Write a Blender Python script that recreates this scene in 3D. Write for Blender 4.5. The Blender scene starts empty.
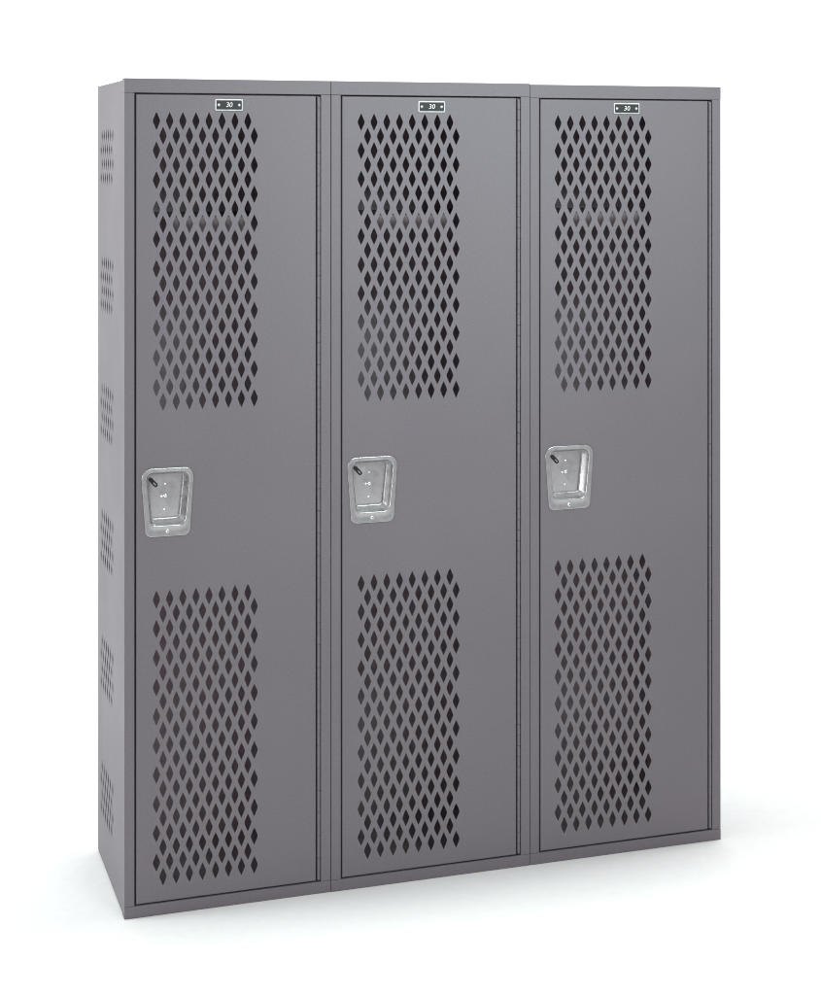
import bpy, bmesh, math, random
from mathutils import Vector

# ------------------------------------------------------------------ basics
scene = bpy.context.scene
COL = scene.collection
random.seed(7)

A = 0.316938          # the row of lockers is turned this much to the camera
X0, D0 = -0.62249, 3.82839
CAM_Z = 1.66232
H = 1.83              # locker height
DEPTH = 0.4027
WIDTHS = (0.4663, 0.4833, 0.4984)
PITCH = (0.02916, 0.03048, 0.03115)


def link(o, parent=None):
    COL.objects.link(o)
    if parent:
        o.parent = parent
    return o


def obj(name, bm, mat, parent=None, smooth=False, recalc=True):
    if recalc:
        bmesh.ops.recalc_face_normals(bm, faces=bm.faces)
    me = bpy.data.meshes.new(name)
    bm.to_mesh(me)
    bm.free()
    for p in me.polygons:
        p.use_smooth = smooth
    me.materials.append(mat)
    return link(bpy.data.objects.new(name, me), parent)


# ------------------------------------------------------------------ materials
def nodes_of(name):
    m = bpy.data.materials.new(name)
    m.use_nodes = True
    nt = m.node_tree
    b = nt.nodes['Principled BSDF']
    return m, nt, b


def paint(name, rgb, rough=0.5, spec=0.35, mottling=0.08, bump=0.15):
    """baked enamel on sheet steel: faint mottling, fine orange peel, a few scuffs in the gloss"""
    m, nt, b = nodes_of(name)
    L = nt.links
    tc = nt.nodes.new('ShaderNodeTexCoord')
    n1 = nt.nodes.new('ShaderNodeTexNoise')
    n1.inputs['Scale'].default_value = 260
    n1.inputs['Detail'].default_value = 3
    n2 = nt.nodes.new('ShaderNodeTexNoise')
    n2.inputs['Scale'].default_value = 3.1
    n2.inputs['Detail'].default_value = 5
    L.new(tc.outputs['Object'], n1.inputs['Vector'])
    L.new(tc.outputs['Object'], n2.inputs['Vector'])
    r1 = nt.nodes.new('ShaderNodeMapRange')
    r1.inputs['From Min'].default_value = 0.3
    r1.inputs['From Max'].default_value = 0.7
    r1.inputs['To Min'].default_value = 1 - mottling
    r1.inputs['To Max'].default_value = 1 + mottling
    L.new(n1.outputs['Fac'], r1.inputs['Value'])
    r2 = nt.nodes.new('ShaderNodeMapRange')
    r2.inputs['From Min'].default_value = 0.3
    r2.inputs['From Max'].default_value = 0.7
    r2.inputs['To Min'].default_value = 0.97
    r2.inputs['To Max'].default_value = 1.03
    L.new(n2.outputs['Fac'], r2.inputs['Value'])
    mu = nt.nodes.new('ShaderNodeMath')
    mu.operation = 'MULTIPLY'
    L.new(r1.outputs[0], mu.inputs[0])
    L.new(r2.outputs[0], mu.inputs[1])
    mx = nt.nodes.new('ShaderNodeVectorMath')
    mx.operation = 'SCALE'
    mx.inputs[0].default_value = rgb
    L.new(mu.outputs[0], mx.inputs['Scale'])
    L.new(mx.outputs[0], b.inputs['Base Color'])
    r3 = nt.nodes.new('ShaderNodeMapRange')
    r3.inputs['From Min'].default_value = 0.3
    r3.inputs['From Max'].default_value = 0.7
    r3.inputs['To Min'].default_value = rough - 0.06
    r3.inputs['To Max'].default_value = rough + 0.08
    L.new(n2.outputs['Fac'], r3.inputs['Value'])
    L.new(r3.outputs[0], b.inputs['Roughness'])
    b.inputs['Specular IOR Level'].default_value = spec
    bp = nt.nodes.new('ShaderNodeBump')
    bp.inputs['Strength'].default_value = bump
    bp.inputs['Distance'].default_value = 0.0006
    L.new(n1.outputs['Fac'], bp.inputs['Height'])
    bw = nt.nodes.new('ShaderNodeBump')          # the slight waviness of thin sheet
    bw.inputs['Strength'].default_value = 0.35
    bw.inputs['Distance'].default_value = 0.004
    n3 = nt.nodes.new('ShaderNodeTexNoise')
    n3.inputs['Scale'].default_value = 2.3
    n3.inputs['Detail'].default_value = 1
    L.new(tc.outputs['Object'], n3.inputs['Vector'])
    L.new(n3.outputs['Fac'], bw.inputs['Height'])
    L.new(bw.outputs[0], bp.inputs['Normal'])
    L.new(bp.outputs[0], b.inputs['Normal'])
    return m


def metal(name, rgb, rough, metallic=1.0, scale=90, bump=0.15):
    m, nt, b = nodes_of(name)
    L = nt.links
    tc = nt.nodes.new('ShaderNodeTexCoord')
    n1 = nt.nodes.new('ShaderNodeTexNoise')
    n1.inputs['Scale'].default_value = scale
    n1.inputs['Detail'].default_value = 4
    L.new(tc.outputs['Object'], n1.inputs['Vector'])
    r = nt.nodes.new('ShaderNodeMapRange')
    r.inputs['From Min'].default_value = 0.3
    r.inputs['From Max'].default_value = 0.7
    r.inputs['To Min'].default_value = rough - 0.08
    r.inputs['To Max'].default_value = rough + 0.08
    L.new(n1.outputs['Fac'], r.inputs['Value'])
    L.new(r.outputs[0], b.inputs['Roughness'])
    c = nt.nodes.new('ShaderNodeMapRange')
    c.inputs['To Min'].default_value = 0.88
    c.inputs['To Max'].default_value = 1.1
    L.new(n1.outputs['Fac'], c.inputs['Value'])
    mx = nt.nodes.new('ShaderNodeVectorMath')
    mx.operation = 'SCALE'
    mx.inputs[0].default_value = rgb
    L.new(c.outputs[0], mx.inputs['Scale'])
    L.new(mx.outputs[0], b.inputs['Base Color'])
    b.inputs['Metallic'].default_value = metallic
    bp = nt.nodes.new('ShaderNodeBump')
    bp.inputs['Strength'].default_value = bump
    bp.inputs['Distance'].default_value = 0.0005
    L.new(n1.outputs['Fac'], bp.inputs['Height'])
    L.new(bp.outputs[0], b.inputs['Normal'])
    return m


def flat(name, rgb, rough=0.6, spec=0.3):
    m, nt, b = nodes_of(name)
    L = nt.links
    tc = nt.nodes.new('ShaderNodeTexCoord')
    n1 = nt.nodes.new('ShaderNodeTexNoise')
    n1.inputs['Scale'].default_value = 40
    L.new(tc.outputs['Object'], n1.inputs['Vector'])
    c = nt.nodes.new('ShaderNodeMapRange')
    c.inputs['To Min'].default_value = 0.96
    c.inputs['To Max'].default_value = 1.04
    L.new(n1.outputs['Fac'], c.inputs['Value'])
    mx = nt.nodes.new('ShaderNodeVectorMath')
    mx.operation = 'SCALE'
    mx.inputs[0].default_value = rgb
    L.new(c.outputs[0], mx.inputs['Scale'])
    L.new(mx.outputs[0], b.inputs['Base Color'])
    b.inputs['Roughness'].default_value = rough
    b.inputs['Specular IOR Level'].default_value = spec
    return m


M_PAINT = paint('grey enamel', (0.168, 0.1500, 0.170))
M_BACK_LIT = paint('brightened interior', (0.43, 0.36, 0.405), 0.6)  # back panel, lightened to stand in for light inside the cabinet
M_FLOOR = paint('slightly brightened interior', (0.27, 0.225, 0.25), 0.6)  # cabinet floor and ceiling: interior light in the colour, but weaker
M_SIDE = paint('brightened side walls', (0.66, 0.56, 0.62), 0.6)  # inner side walls, light on them painted in strongest
M_LIP = paint('primed shelf lip', (0.20, 0.160, 0.178), 0.6)
M_SHELF_SHADE = flat('shaded shelf top', (0.105, 0.092, 0.10), 0.7)  # shade on the shelf top is put into its colour
M_STEEL = metal('galvanised steel', (0.47, 0.465, 0.48), 0.30, scale=60, bump=0.08)
M_BRIGHT = metal('bright rivet steel', (0.9, 0.9, 0.9), 0.25, bump=0.0)
M_DARK = flat('near black', (0.02, 0.018, 0.02), 0.5)
M_BLACK = flat('black plate field', (0.035, 0.033, 0.037), 0.45)
M_WHITE = flat('white lettering', (0.7, 0.7, 0.7), 0.5)
M_RIM = metal('polished aluminium rim', (0.60, 0.60, 0.61), 0.38, metallic=0.6, bump=0.0)
M_SWEEP = flat('white paper sweep', (0.86, 0.86, 0.86), 0.9, 0.1)


# ------------------------------------------------------------------ mesh helpers
def add_box(bm, x0, x1, y0, y1, z0, z1, bev=0.0, seg=2):
    t = bmesh.new()
    bmesh.ops.create_cube(t, size=1.0)
    for v in t.verts:
        v.co = Vector(((x0 + x1) / 2 + v.co.x * (x1 - x0),
                       (y0 + y1) / 2 + v.co.y * (y1 - y0),
                       (z0 + z1) / 2 + v.co.z * (z1 - z0)))
    if bev > 0:
        bmesh.ops.bevel(t, geom=list(t.edges), offset=bev, segments=seg, profile=0.5, affect='EDGES')
    bmesh.ops.recalc_face_normals(t, faces=t.faces)
    me = bpy.data.meshes.new('tmp')
    t.to_mesh(me)
    t.free()
    bm.from_mesh(me)
    bpy.data.meshes.remove(me)


def add_tube_z(bm, cx, cy, r, z0, z1, n=12):
    lo = [bm.verts.new((cx + r * math.cos(2 * math.pi * i / n), cy + r * math.sin(2 * math.pi * i / n), z0)) for i in range(n)]
    hi = [bm.verts.new((v.co.x, v.co.y, z1)) for v in lo]
    for i in range(n):
        j = (i + 1) % n
        bm.faces.new((lo[i], lo[j], hi[j], hi[i]))
    bm.faces.new(hi)
    bm.faces.new(lo[::-1])


def add_dome(bm, u, y, z, r, h, n=16, rings=4):
    """a rivet head: a low dome standing out from a face at depth y towards the viewer (-y)"""
    prev = [bm.verts.new((u + r * math.cos(2 * math.pi * i / n), y, z + r * math.sin(2 * math.pi * i / n))) for i in range(n)]
    for k in range(1, rings + 1):
        t = k / rings * math.pi / 2
        if k == rings:
            top = bm.verts.new((u, y - h, z))
            for i in range(n):
                bm.faces.new((prev[i], prev[(i + 1) % n], top))
        else:
            rr = r * math.cos(t)
            cur = [bm.verts.new((u + rr * math.cos(2 * math.pi * i / n), y - h * math.sin(t), z + rr * math.sin(2 * math.pi * i / n))) for i in range(n)]
            for i in range(n):
                j = (i + 1) % n
                bm.faces.new((prev[i], prev[j], cur[j], cur[i]))
            prev = cur


def diamond(cx, cz, hw, hh):
    """lozenge with the two side corners rounded off, as punched"""
    pts = []
    for sx, sz in ((1, 1), (-1, 1), (-1, -1), (1, -1)):
        q = [(hw, 0.0), (hw * 0.93, hh * 0.17), (hw * 0.52, hh * 0.56), (hw * 0.07, hh * 0.97)]
        if sx * sz < 0:
            q = q[::-1]
        pts += [(cx + sx * a, cz + sz * b) for a, b in q]
    out = []
    for p in pts:
        if not out or (abs(p[0] - out[-1][0]) > 1e-6 or abs(p[1] - out[-1][1]) > 1e-6):
            out.append(p)
    if abs(out[0][0] - out[-1][0]) < 1e-6 and abs(out[0][1] - out[-1][1]) < 1e-6:
        out.pop()
    return out


def sheet(outline, holes, half):
    """a sheet of steel with holes, as a mesh in its own XY plane, centred on z = 0"""
    cu = bpy.data.curves.new('tmp', 'CURVE')
    cu.dimensions = '2D'
    cu.fill_mode = 'BOTH'
    cu.extrude = half
    for poly in [outline] + holes:
        sp = cu.splines.new('POLY')
        sp.points.add(len(poly) - 1)
        for p, (x, y) in zip(sp.points, poly):
            p.co = (x, y, 0, 1)
        sp.use_cyclic_u = True
    o = bpy.data.objects.new('tmp', cu)
    COL.objects.link(o)
    dg = bpy.context.evaluated_depsgraph_get()
    me = bpy.data.meshes.new_from_object(o.evaluated_get(dg))
    bpy.data.objects.remove(o)
    bpy.data.curves.remove(cu)
    bm = bmesh.new()
    bm.from_mesh(me)
    bpy.data.meshes.remove(me)
    return bm


def merge(bm, other):
    me = bpy.data.meshes.new('tmp')
    other.to_mesh(me)
    other.free()
    bm.from_mesh(me)
    bpy.data.meshes.remove(me)


def rounded(quad, radii, n=6):
    """a quad (list of (u, z), counter-clockwise) with rounded corners"""
    out = []
    m = len(quad)
    for i in range(m):
        p = Vector(quad[i])
        a = (Vector(quad[i - 1]) - p).normalized()
        b = (Vector(quad[(i + 1) % m]) - p).normalized()
        ang = a.angle(b)
        d = radii[i] / math.tan(ang / 2)
        c = p + (a + b).normalized() * (radii[i] / math.sin(ang / 2))
        s = p + a * d - c
        e = p + b * d - c
        t0 = math.atan2(s.y, s.x)
        t1 = math.atan2(e.y, e.x)
        dt = (t1 - t0 + math.pi) % (2 * math.pi) - math.pi
        for k in range(n + 1):
            t = t0 + dt * k / n
            out.append((c.x + radii[i] * math.cos(t), c.y + radii[i] * math.sin(t)))
    return out


def loft(bm, rings, cap=True):
    prev = None
    for ring, y in rings:
        cur = [bm.verts.new((u, y, z)) for u, z in ring]
        if prev:
            for i in range(len(cur)):
                j = (i + 1) % len(cur)
                bm.faces.new((prev[i], prev[j], cur[j], cur[i]))
        prev = cur
    if cap:
        bm.faces.new(prev)


def rect_ring(x0, x1, z0, z1, ins):
    return [(x0 + ins, z0 + ins), (x1 - ins, z0 + ins), (x1 - ins, z1 - ins), (x0 + ins, z1 - ins)]


def rect_loft(bm, x0, x1, z0, z1, prof):
    loft(bm, [(rect_ring(x0, x1, z0, z1, i), y) for i, y in prof], cap=False)


# ------------------------------------------------------------------ one locker
def make_locker(u0, w, pitch, label, H=H, fwd=0.0):
    c, s = math.cos(A), math.sin(A)
    root = bpy.data.objects.new('locker', None)
    root.empty_display_size = 0.1
    root.location = (X0 + u0 * c + fwd * s, D0 + u0 * s - fwd * c, 0)
    root.rotation_euler = (0, 0, A)
    root['label'] = label
    root['category'] = 'locker'
    root['group'] = 'perforated lockers standing side by side'
    link(root)
    k = w / WIDTHS[0]
    e = 0.0003                     # half of the joint between neighbouring lockers
    T = 0.0012

    # ---- cabinet: sides with six clusters of vent holes, back, top, base
    bm = bmesh.new()
    yf, yb = 0.0075, DEPTH
    holes = []
    for g in range(6):
        ztop = 1.706 - 0.2966 * g
        for r in range(4):
            b0 = 0.171 + (0.0155 if r % 2 else 0.0)
            for q in range(6):
                holes.append(diamond(b0 + q * 0.0328, ztop - r * 0.0327, 0.0076, 0.0176))
    side0 = sheet([(yf, 0.004), (yb, 0.004), (yb, H - 0.004), (yf, H - 0.004)], holes, T / 2)
    for ux in (e + 0.0006 + T / 2, w - e - 0.0006 - T / 2):
        sd = side0.copy()
        for v in sd.verts:
            v.co = Vector((ux + v.co.z, v.co.x, v.co.y))
        merge(bm, sd)
    side0.free()
    x0, x1 = e + 0.0006 + T + 0.0001, w - e - 0.0006 - T - 0.0001
    add_box(bm, x0, x1, 0.031, yb - 0.0014, H - 0.0052, H - 0.004)        # top
    add_box(bm, x0, x1, 0.031, yb - 0.0014, 0.0045, 0.0060)               # floor of the cabinet
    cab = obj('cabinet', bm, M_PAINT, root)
    cab.data.materials.append(M_SIDE)          # interior light put into the colour: brightened interior
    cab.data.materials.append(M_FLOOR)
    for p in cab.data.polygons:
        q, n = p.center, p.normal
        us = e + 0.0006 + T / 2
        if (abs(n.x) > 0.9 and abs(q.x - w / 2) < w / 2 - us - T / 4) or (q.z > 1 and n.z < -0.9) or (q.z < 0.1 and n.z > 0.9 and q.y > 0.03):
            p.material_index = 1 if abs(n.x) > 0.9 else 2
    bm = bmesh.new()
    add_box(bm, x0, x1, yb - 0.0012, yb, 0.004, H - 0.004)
    obj('back_panel', bm, M_BACK_LIT, root)

    # ---- face frame: rails run the whole width, stiles stand between them
    bm = bmesh.new()
    zr0, zr1 = 0.0262, H - 0.0315
    add_box(bm, e, w - e, -0.0004, 0.030, zr1, H, 0.0011)                  # top rail
    add_box(bm, e, w - e, -0.0004, 0.030, 0.0, zr0, 0.0011)                # bottom rail
    add_box(bm, e + 0.0002, 0.0226, 0, 0.030, zr0 + 0.0003, zr1 - 0.0003, 0.0009)
    add_box(bm, w - 0.0232, w - e - 0.0002, 0, 0.030, zr0 + 0.0003, zr1 - 0.0003, 0.0009)
    add_box(bm, 0.0232, 0.030, 0.024, 0.030, zr0 + 0.001, zr1 - 0.001)     # door stops behind the gap
    add_box(bm, w - 0.040, w - 0.0237, 0.026, 0.030, zr0 + 0.001, zr1 - 0.001)
    obj('face_frame', bm, M_PAINT, root)

    # ---- the handle pan is pressed through an opening in the door
    def K(p):
        return [(0.0358 + (a - 0.0358) * hk, b) for a, b in p]
    hk = (1.0, 1.03, 1.063)[[abs(w - q) < 1e-6 for q in WIDTHS].index(True)]
    rim = K([(0.0575, 0.8515), (0.1345, 0.8515), (0.1455, 0.9690), (0.0462, 0.9690)])
    rrad = [0.013, 0.016, 0.016, 0.015]

    # ---- door: perforated sheet with rolled edges turned back
    dx0, dx1, dz0, dz1 = 0.0262, w - 0.0344, 0.0290, H - 0.0347
    holes = []
    for ztop, zstep in ((1.7372, 0.03237), (0.6902, 0.03194)):
        for r in range(20):
            for q in range(8):
                holes.append(diamond(0.0707 + (q + 0.5 * (r % 2)) * pitch, ztop - r * zstep, 0.0079 * k, 0.0195))
    holes.append([(a + (0.0012 if a > 0.0958 else -0.0012), b + (0.0012 if b > 0.91 else -0.0012)) for a, b in rounded(rim, rrad)])
    ins = 0.0036
    bm = sheet(rect_ring(dx0, dx1, dz0, dz1, ins), holes, 0.0007)
    for v in bm.verts:
        v.co = Vector((v.co.x, 0.0009 - v.co.z, v.co.y))
    prof = [(ins, 0.0002)]
    for i in range(1, 6):
        t = i / 5 * math.pi / 2
        prof.append((ins * (1 - math.sin(t)), 0.0002 + 0.003 * (1 - math.cos(t))))
    prof.append((0.0, 0.021))
    prof.append((0.014, 0.021))
    rect_loft(bm, dx0, dx1, dz0, dz1, prof)
    obj('door', bm, M_PAINT, root, recalc=False)

    # ---- continuous hinge down the right edge
    bm = bmesh.new()
    z = dz0 + 0.002
    i = 0
    while z < dz1 - 0.004:
        z1 = min(z + 0.0252, dz1 - 0.002)
        add_tube_z(bm, w - 0.0280, 0.0031, 0.0036 if i % 2 else 0.0035, z, z1 - 0.0007, 14)
        z += 0.0252
        i += 1
    add_box(bm, w - 0.0310, w - 0.0246, 0.0078, 0.0095, dz0, dz1)
    obj('hinge', bm, M_PAINT, root)

    # ---- hat shelf with a turned-down front lip
    bm = bmesh.new()
    add_box(bm, 0.0035, w - 0.0035, 0.060, DEPTH - 0.004, 1.5238, 1.525)
    add_box(bm, 0.100 * k, 0.279 * k, 0.034, 0.0595, 1.5238, 1.525)
    add_box(bm, 0.100 * k, 0.279 * k, 0.0328, 0.0340, 1.493, 1.525, 0.0004, 1)
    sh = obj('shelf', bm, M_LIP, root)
    sh.data.materials.append(M_SHELF_SHADE)
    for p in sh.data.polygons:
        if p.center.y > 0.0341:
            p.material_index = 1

    # ---- recessed handle: dished steel pan
    outer = K([(0.0462, 0.8275), (0.1442, 0.8275), (0.1540, 0.9778), (0.0355, 0.9778)])
    rad = [0.014, 0.014, 0.020, 0.022]

    def shrink(q, d):
        cx = sum(p[0] for p in q) / 4
        cz = sum(p[1] for p in q) / 4
        return [(a - d * (1 if a > cx else -1), b - d * (1 if b > cz else -1)) for a, b in q]
    flo = K([(0.0620, 0.8690), (0.1205, 0.8690), (0.1302, 0.9630), (0.0520, 0.9630)])
    frad = [0.006, 0.006, 0.006, 0.009]

    def lerp(t):
        return [(a + (c2 - a) * t, b + (d2 - b) * t) for (a, b), (c2, d2) in zip(rim, flo)]
    PD = 0.017
    rings = [(rounded(outer, rad), 0.0006),
             (rounded(outer, rad), -0.0012),
             (rounded(shrink(outer, 0.0008), rad), -0.0024),
             (rounded(shrink(outer, 0.0022), rad), -0.0028),
             (rounded(shrink(outer, 0.0036), [r * 0.9 for r in rad]), -0.0022),
             (rounded(shrink(rim, -0.0030), rrad), -0.0022),
             (rounded(shrink(rim, -0.0015), rrad), -0.0032),
             (rounded(rim, rrad), -0.0026),
             (rounded(lerp(0.10), rrad), -0.0004),
             (rounded(lerp(0.32), [r * 0.85 for r in rrad]), PD * 0.45),
             (rounded(lerp(0.44), [r * 0.8 for r in rrad]), PD * 0.52),
             (rounded(lerp(0.64), [r * 0.7 for r in rrad]), PD * 0.93),
             (rounded(lerp(0.78), frad), PD * 1.0),
             (rounded(lerp(0.88), frad), PD * 0.96),
             (rounded(flo, frad), PD * 0.92)]
    bm = bmesh.new()
    loft(bm, rings)
    hn = obj('recessed_handle', bm, M_STEEL, root, smooth=True)
    yfl = PD * 0.92
    # slanting latch slot in the top left of the pan: its dark recess drawn as a raised black capsule, with a steel tongue
    def capsule(cx, cz, L, r, y0, y1, n=8):
        t = bmesh.new()
        ring = []
        for i in range(n + 1):
            a = -math.pi / 2 + math.pi * i / n
            ring.append((L / 2 + r * math.cos(a), r * math.sin(a)))
        for i in range(n + 1):
            a = math.pi / 2 + math.pi * i / n
            ring.append((-L / 2 + r * math.cos(a), r * math.sin(a)))
        ca, sa = math.cos(-0.83), math.sin(-0.83)
        pts = [(cx + a * ca - b * sa, cz + a * sa + b * ca) for a, b in ring]
        small = [(cx + (a * ca - b * sa) * 0.9, cz + (a * sa + b * ca) * 0.9) for a, b in ring]
        loft(t, [(pts, y0), (pts, y1 + 0.0006), (small, y1)])
        return t
    lx, lz = K([(0.0655, 0.9450)])[0]
    obj('latch', capsule(lx, lz, 0.0165, 0.0046, yfl + 0.001, yfl - 0.0045), M_DARK, hn)
    obj('latch_tongue', capsule(lx + 0.0028, lz - 0.0032, 0.006, 0.0016, yfl - 0.0040, yfl - 0.0062), M_STEEL, hn)
    for ru, rz, rr, rh, yy in ((0.0925, 0.9400, 0.0026, 0.0018, yfl), (0.0846, 0.9128, 0.0032, 0.0022, yfl),
                               (0.0930, 0.9135, 0.0048, 0.0026, yfl), (0.0905, 0.8832, 0.0032, 0.0024, yfl),
                               (0.0945, 0.8392, 0.0044, 0.0026, -0.0022)):
        bm = bmesh.new()
        ru = K([(ru, rz)])[0][0]
        add_dome(bm, ru, yy + 0.0003, rz, rr, rh)
        obj('rivet', bm, M_BRIGHT, hn, smooth=True)
    bm = bmesh.new()
    add_dome(bm, K([(0.0952, 0)])[0][0], -0.0047, 0.8388, 0.0013, 0.0004, 10, 2)
    obj('rivet_pin', bm, M_DARK, hn)

    # ---- number plate
    pw = 0.0630 * k
    pu, pz = (0.2320, 0.2394, 0.2473)[WIDTHS.index(w)], 1.7733
    ph = 0.0258
    X = (pu - pw / 2, pu + pw / 2, pz - ph / 2, pz + ph / 2)
    bm = bmesh.new()
    fld = rounded([(X[0] + .002, X[2] + .002), (X[1] - .002, X[2] + .002), (X[1] - .002, X[3] - .002), (X[0] + .002, X[3] - .002)], [0.001] * 4, 3)
    loft(bm, [(fld, 0.0003), (fld, -0.0010)])
    pl = obj('number_plate', bm, M_BLACK, root)
    bm = bmesh.new()
    def rr4(d, r):
        return rounded([(X[0] + d, X[2] + d), (X[1] - d, X[2] + d), (X[1] - d, X[3] - d), (X[0] + d, X[3] - d)], [r] * 4, 4)
    loft(bm, [(rr4(0, .003), 0.0003), (rr4(0, .003), -0.0014), (rr4(.0006, .0026), -0.0020),
              (rr4(.0026, .0016), -0.0020), (rr4(.0031, .0014), -0.0011)], cap=False)
    obj('plate_rim', bm, M_RIM, pl)
    for sx in (-1, 1):
        bm = bmesh.new()
        add_dome(bm, pu + sx * (pw / 2 - 0.0085), -0.0009, pz, 0.0034, 0.0018)
        obj('rivet', bm, M_RIM, pl, smooth=True)
    fc = bpy.data.curves.new('numerals', 'FONT')
    fc.body = '30'
    fc.size = 0.0150
    fc.shear = 0.15
    fc.align_x = 'CENTER'
    fc.align_y = 'CENTER'
    fc.extrude = 0.0002
    fc.offset = 0.0001
    fo = bpy.data.objects.new('tmp', fc)
    COL.objects.link(fo)
    dg = bpy.context.evaluated_depsgraph_get()
    me = bpy.data.meshes.new_from_object(fo.evaluated_get(dg))
    bpy.data.objects.remove(fo)
    bpy.data.curves.remove(fc)
    bm = bmesh.new()
    bm.from_mesh(me)
    bpy.data.meshes.remove(me)
    for v in bm.verts:
        v.co = Vector((pu + v.co.x * k, -0.0012 - v.co.z, pz + v.co.y))
    obj('numerals', bm, M_WHITE, pl)
    return root


LABELS = ('grey locker at the left end of the row, its side panel with vent clusters exposed',
          'grey locker standing between two other lockers, touching a neighbour on both sides',
          'grey locker at the right end of the row, standing farthest from the camera')
u = 0.0
for w, p, lab, h, fwd in zip(WIDTHS, PITCH, LABELS, (H, H, H - 0.0020), (0.0, 0.0015, 0.0015)):
    make_locker(u, w, p, lab, h, fwd)
    u += w

# ------------------------------------------------------------------ setting
bm = bmesh.new()
YB = 9.0
vs = [bm.verts.new(p) for p in ((-14, -7, 0), (14, -7, 0), (14, YB, 0), (-14, YB, 0))]
bm.faces.new(vs)
fl = obj('floor', bm, M_SWEEP)
fl['kind'] = 'structure'
bm = bmesh.new()
R = 2.5
prof = [(YB + R * math.sin(i / 24 * math.pi / 2), R * (1 - math.cos(i / 24 * math.pi / 2))) for i in range(25)] + [(YB + R, 9.0)]
prev = None
for y, z in prof:
    cur = [bm.verts.new((-14, y, z)), bm.verts.new((14, y, z))]
    if prev:
        bm.faces.new((prev[0], prev[1], cur[1], cur[0]))
    prev = cur
bd = obj('backdrop', bm, M_SWEEP, smooth=True, recalc=False)
bd['kind'] = 'structure'

# ------------------------------------------------------------------ light
W = bpy.data.worlds.new('World')
scene.world = W
W.use_nodes = True
W.node_tree.nodes['Background'].inputs['Color'].default_value = (1, 1, 1, 1)
W.node_tree.nodes['Background'].inputs['Strength'].default_value = 0.65


def area(name, loc, target, sx, sy, power, col=(1, 1, 1), turn=None):
    l = bpy.data.lights.new(name, 'AREA')
    l.shape = 'RECTANGLE'
    l.size, l.size_y = sx, sy
    l.energy = power
    l.color = col
    o = bpy.data.objects.new(name, l)
    o.location = loc
    d = Vector(target) - Vector(loc)
    o.rotation_euler = d.to_track_quat('-Z', 'Y').to_euler()
    if turn is not None:
        o.rotation_euler = (0, 0, turn)     # lying flat, shining straight down
    link(o)
    return o


c, s = math.cos(A), math.sin(A)


def along(u, b, z):
    return (X0 + u * c - b * s, D0 + u * s + b * c, z)


area('added overhead strip', along(0.72, 0.075, 2.62), along(0.72, 0.075, 0), 3.4, 0.18, 71, (0.95, 1.0, 0.985), A)  # unseen lamp, added to shape the short shadow at the base
d = area('side softbox', (-4.0, 3.7, 1.15), (-0.7, 4.1, 0.75), 1.4, 1.6, 10, (0.84, 1.0, 1.0))
d.data.spread = math.radians(70)
g = area('added front fill', along(1.15, -2.3, 3.0), along(0.86, 0, 1.68), 1.5, 0.5, 9.1, (0.82, 1.0, 0.95))  # unseen lamp, added to make the upper doors lighter
g.data.spread = math.radians(55)
r = area('added left glint lamp', (-2.3, 1.7, 1.40), (0, 4.0, 0.95), 0.16, 1.8, 4.6, (1.0, 1.0, 1.0))  # unseen lamp, added for bright lines on handles and door edges
r.data.spread = math.radians(90)
bl = area('added backdrop lamp', (0, 7.6, 5.2), (0, 11.4, 1.6), 14.0, 1.2, 540, (0.98, 1.0, 1.0))  # unseen lamp, added to keep backdrop and far floor white
bl.data.spread = math.radians(172)

# ------------------------------------------------------------------ camera
cam = bpy.data.cameras.new('Camera')
cam.sensor_fit = 'HORIZONTAL'
cam.sensor_width = 36
cam.lens = 36 * 1761.258 / 821
cam.shift_y = -(497.5 - 155.143) / 821
cam.clip_start = 0.05
cam.clip_end = 200
co = bpy.data.objects.new('Camera', cam)
co.location = (0, 0, CAM_Z)
co.rotation_euler = (math.pi / 2, 0, 0)
link(co)
scene.camera = co
scene.view_settings.view_transform = 'Standard'
scene.view_settings.look = 'None'
scene.view_settings.exposure = 0
scene.view_settings.gamma = 1
scene.cycles.filter_width = 1.0
scene.cycles.max_bounces = 10
scene.cycles.diffuse_bounces = 6
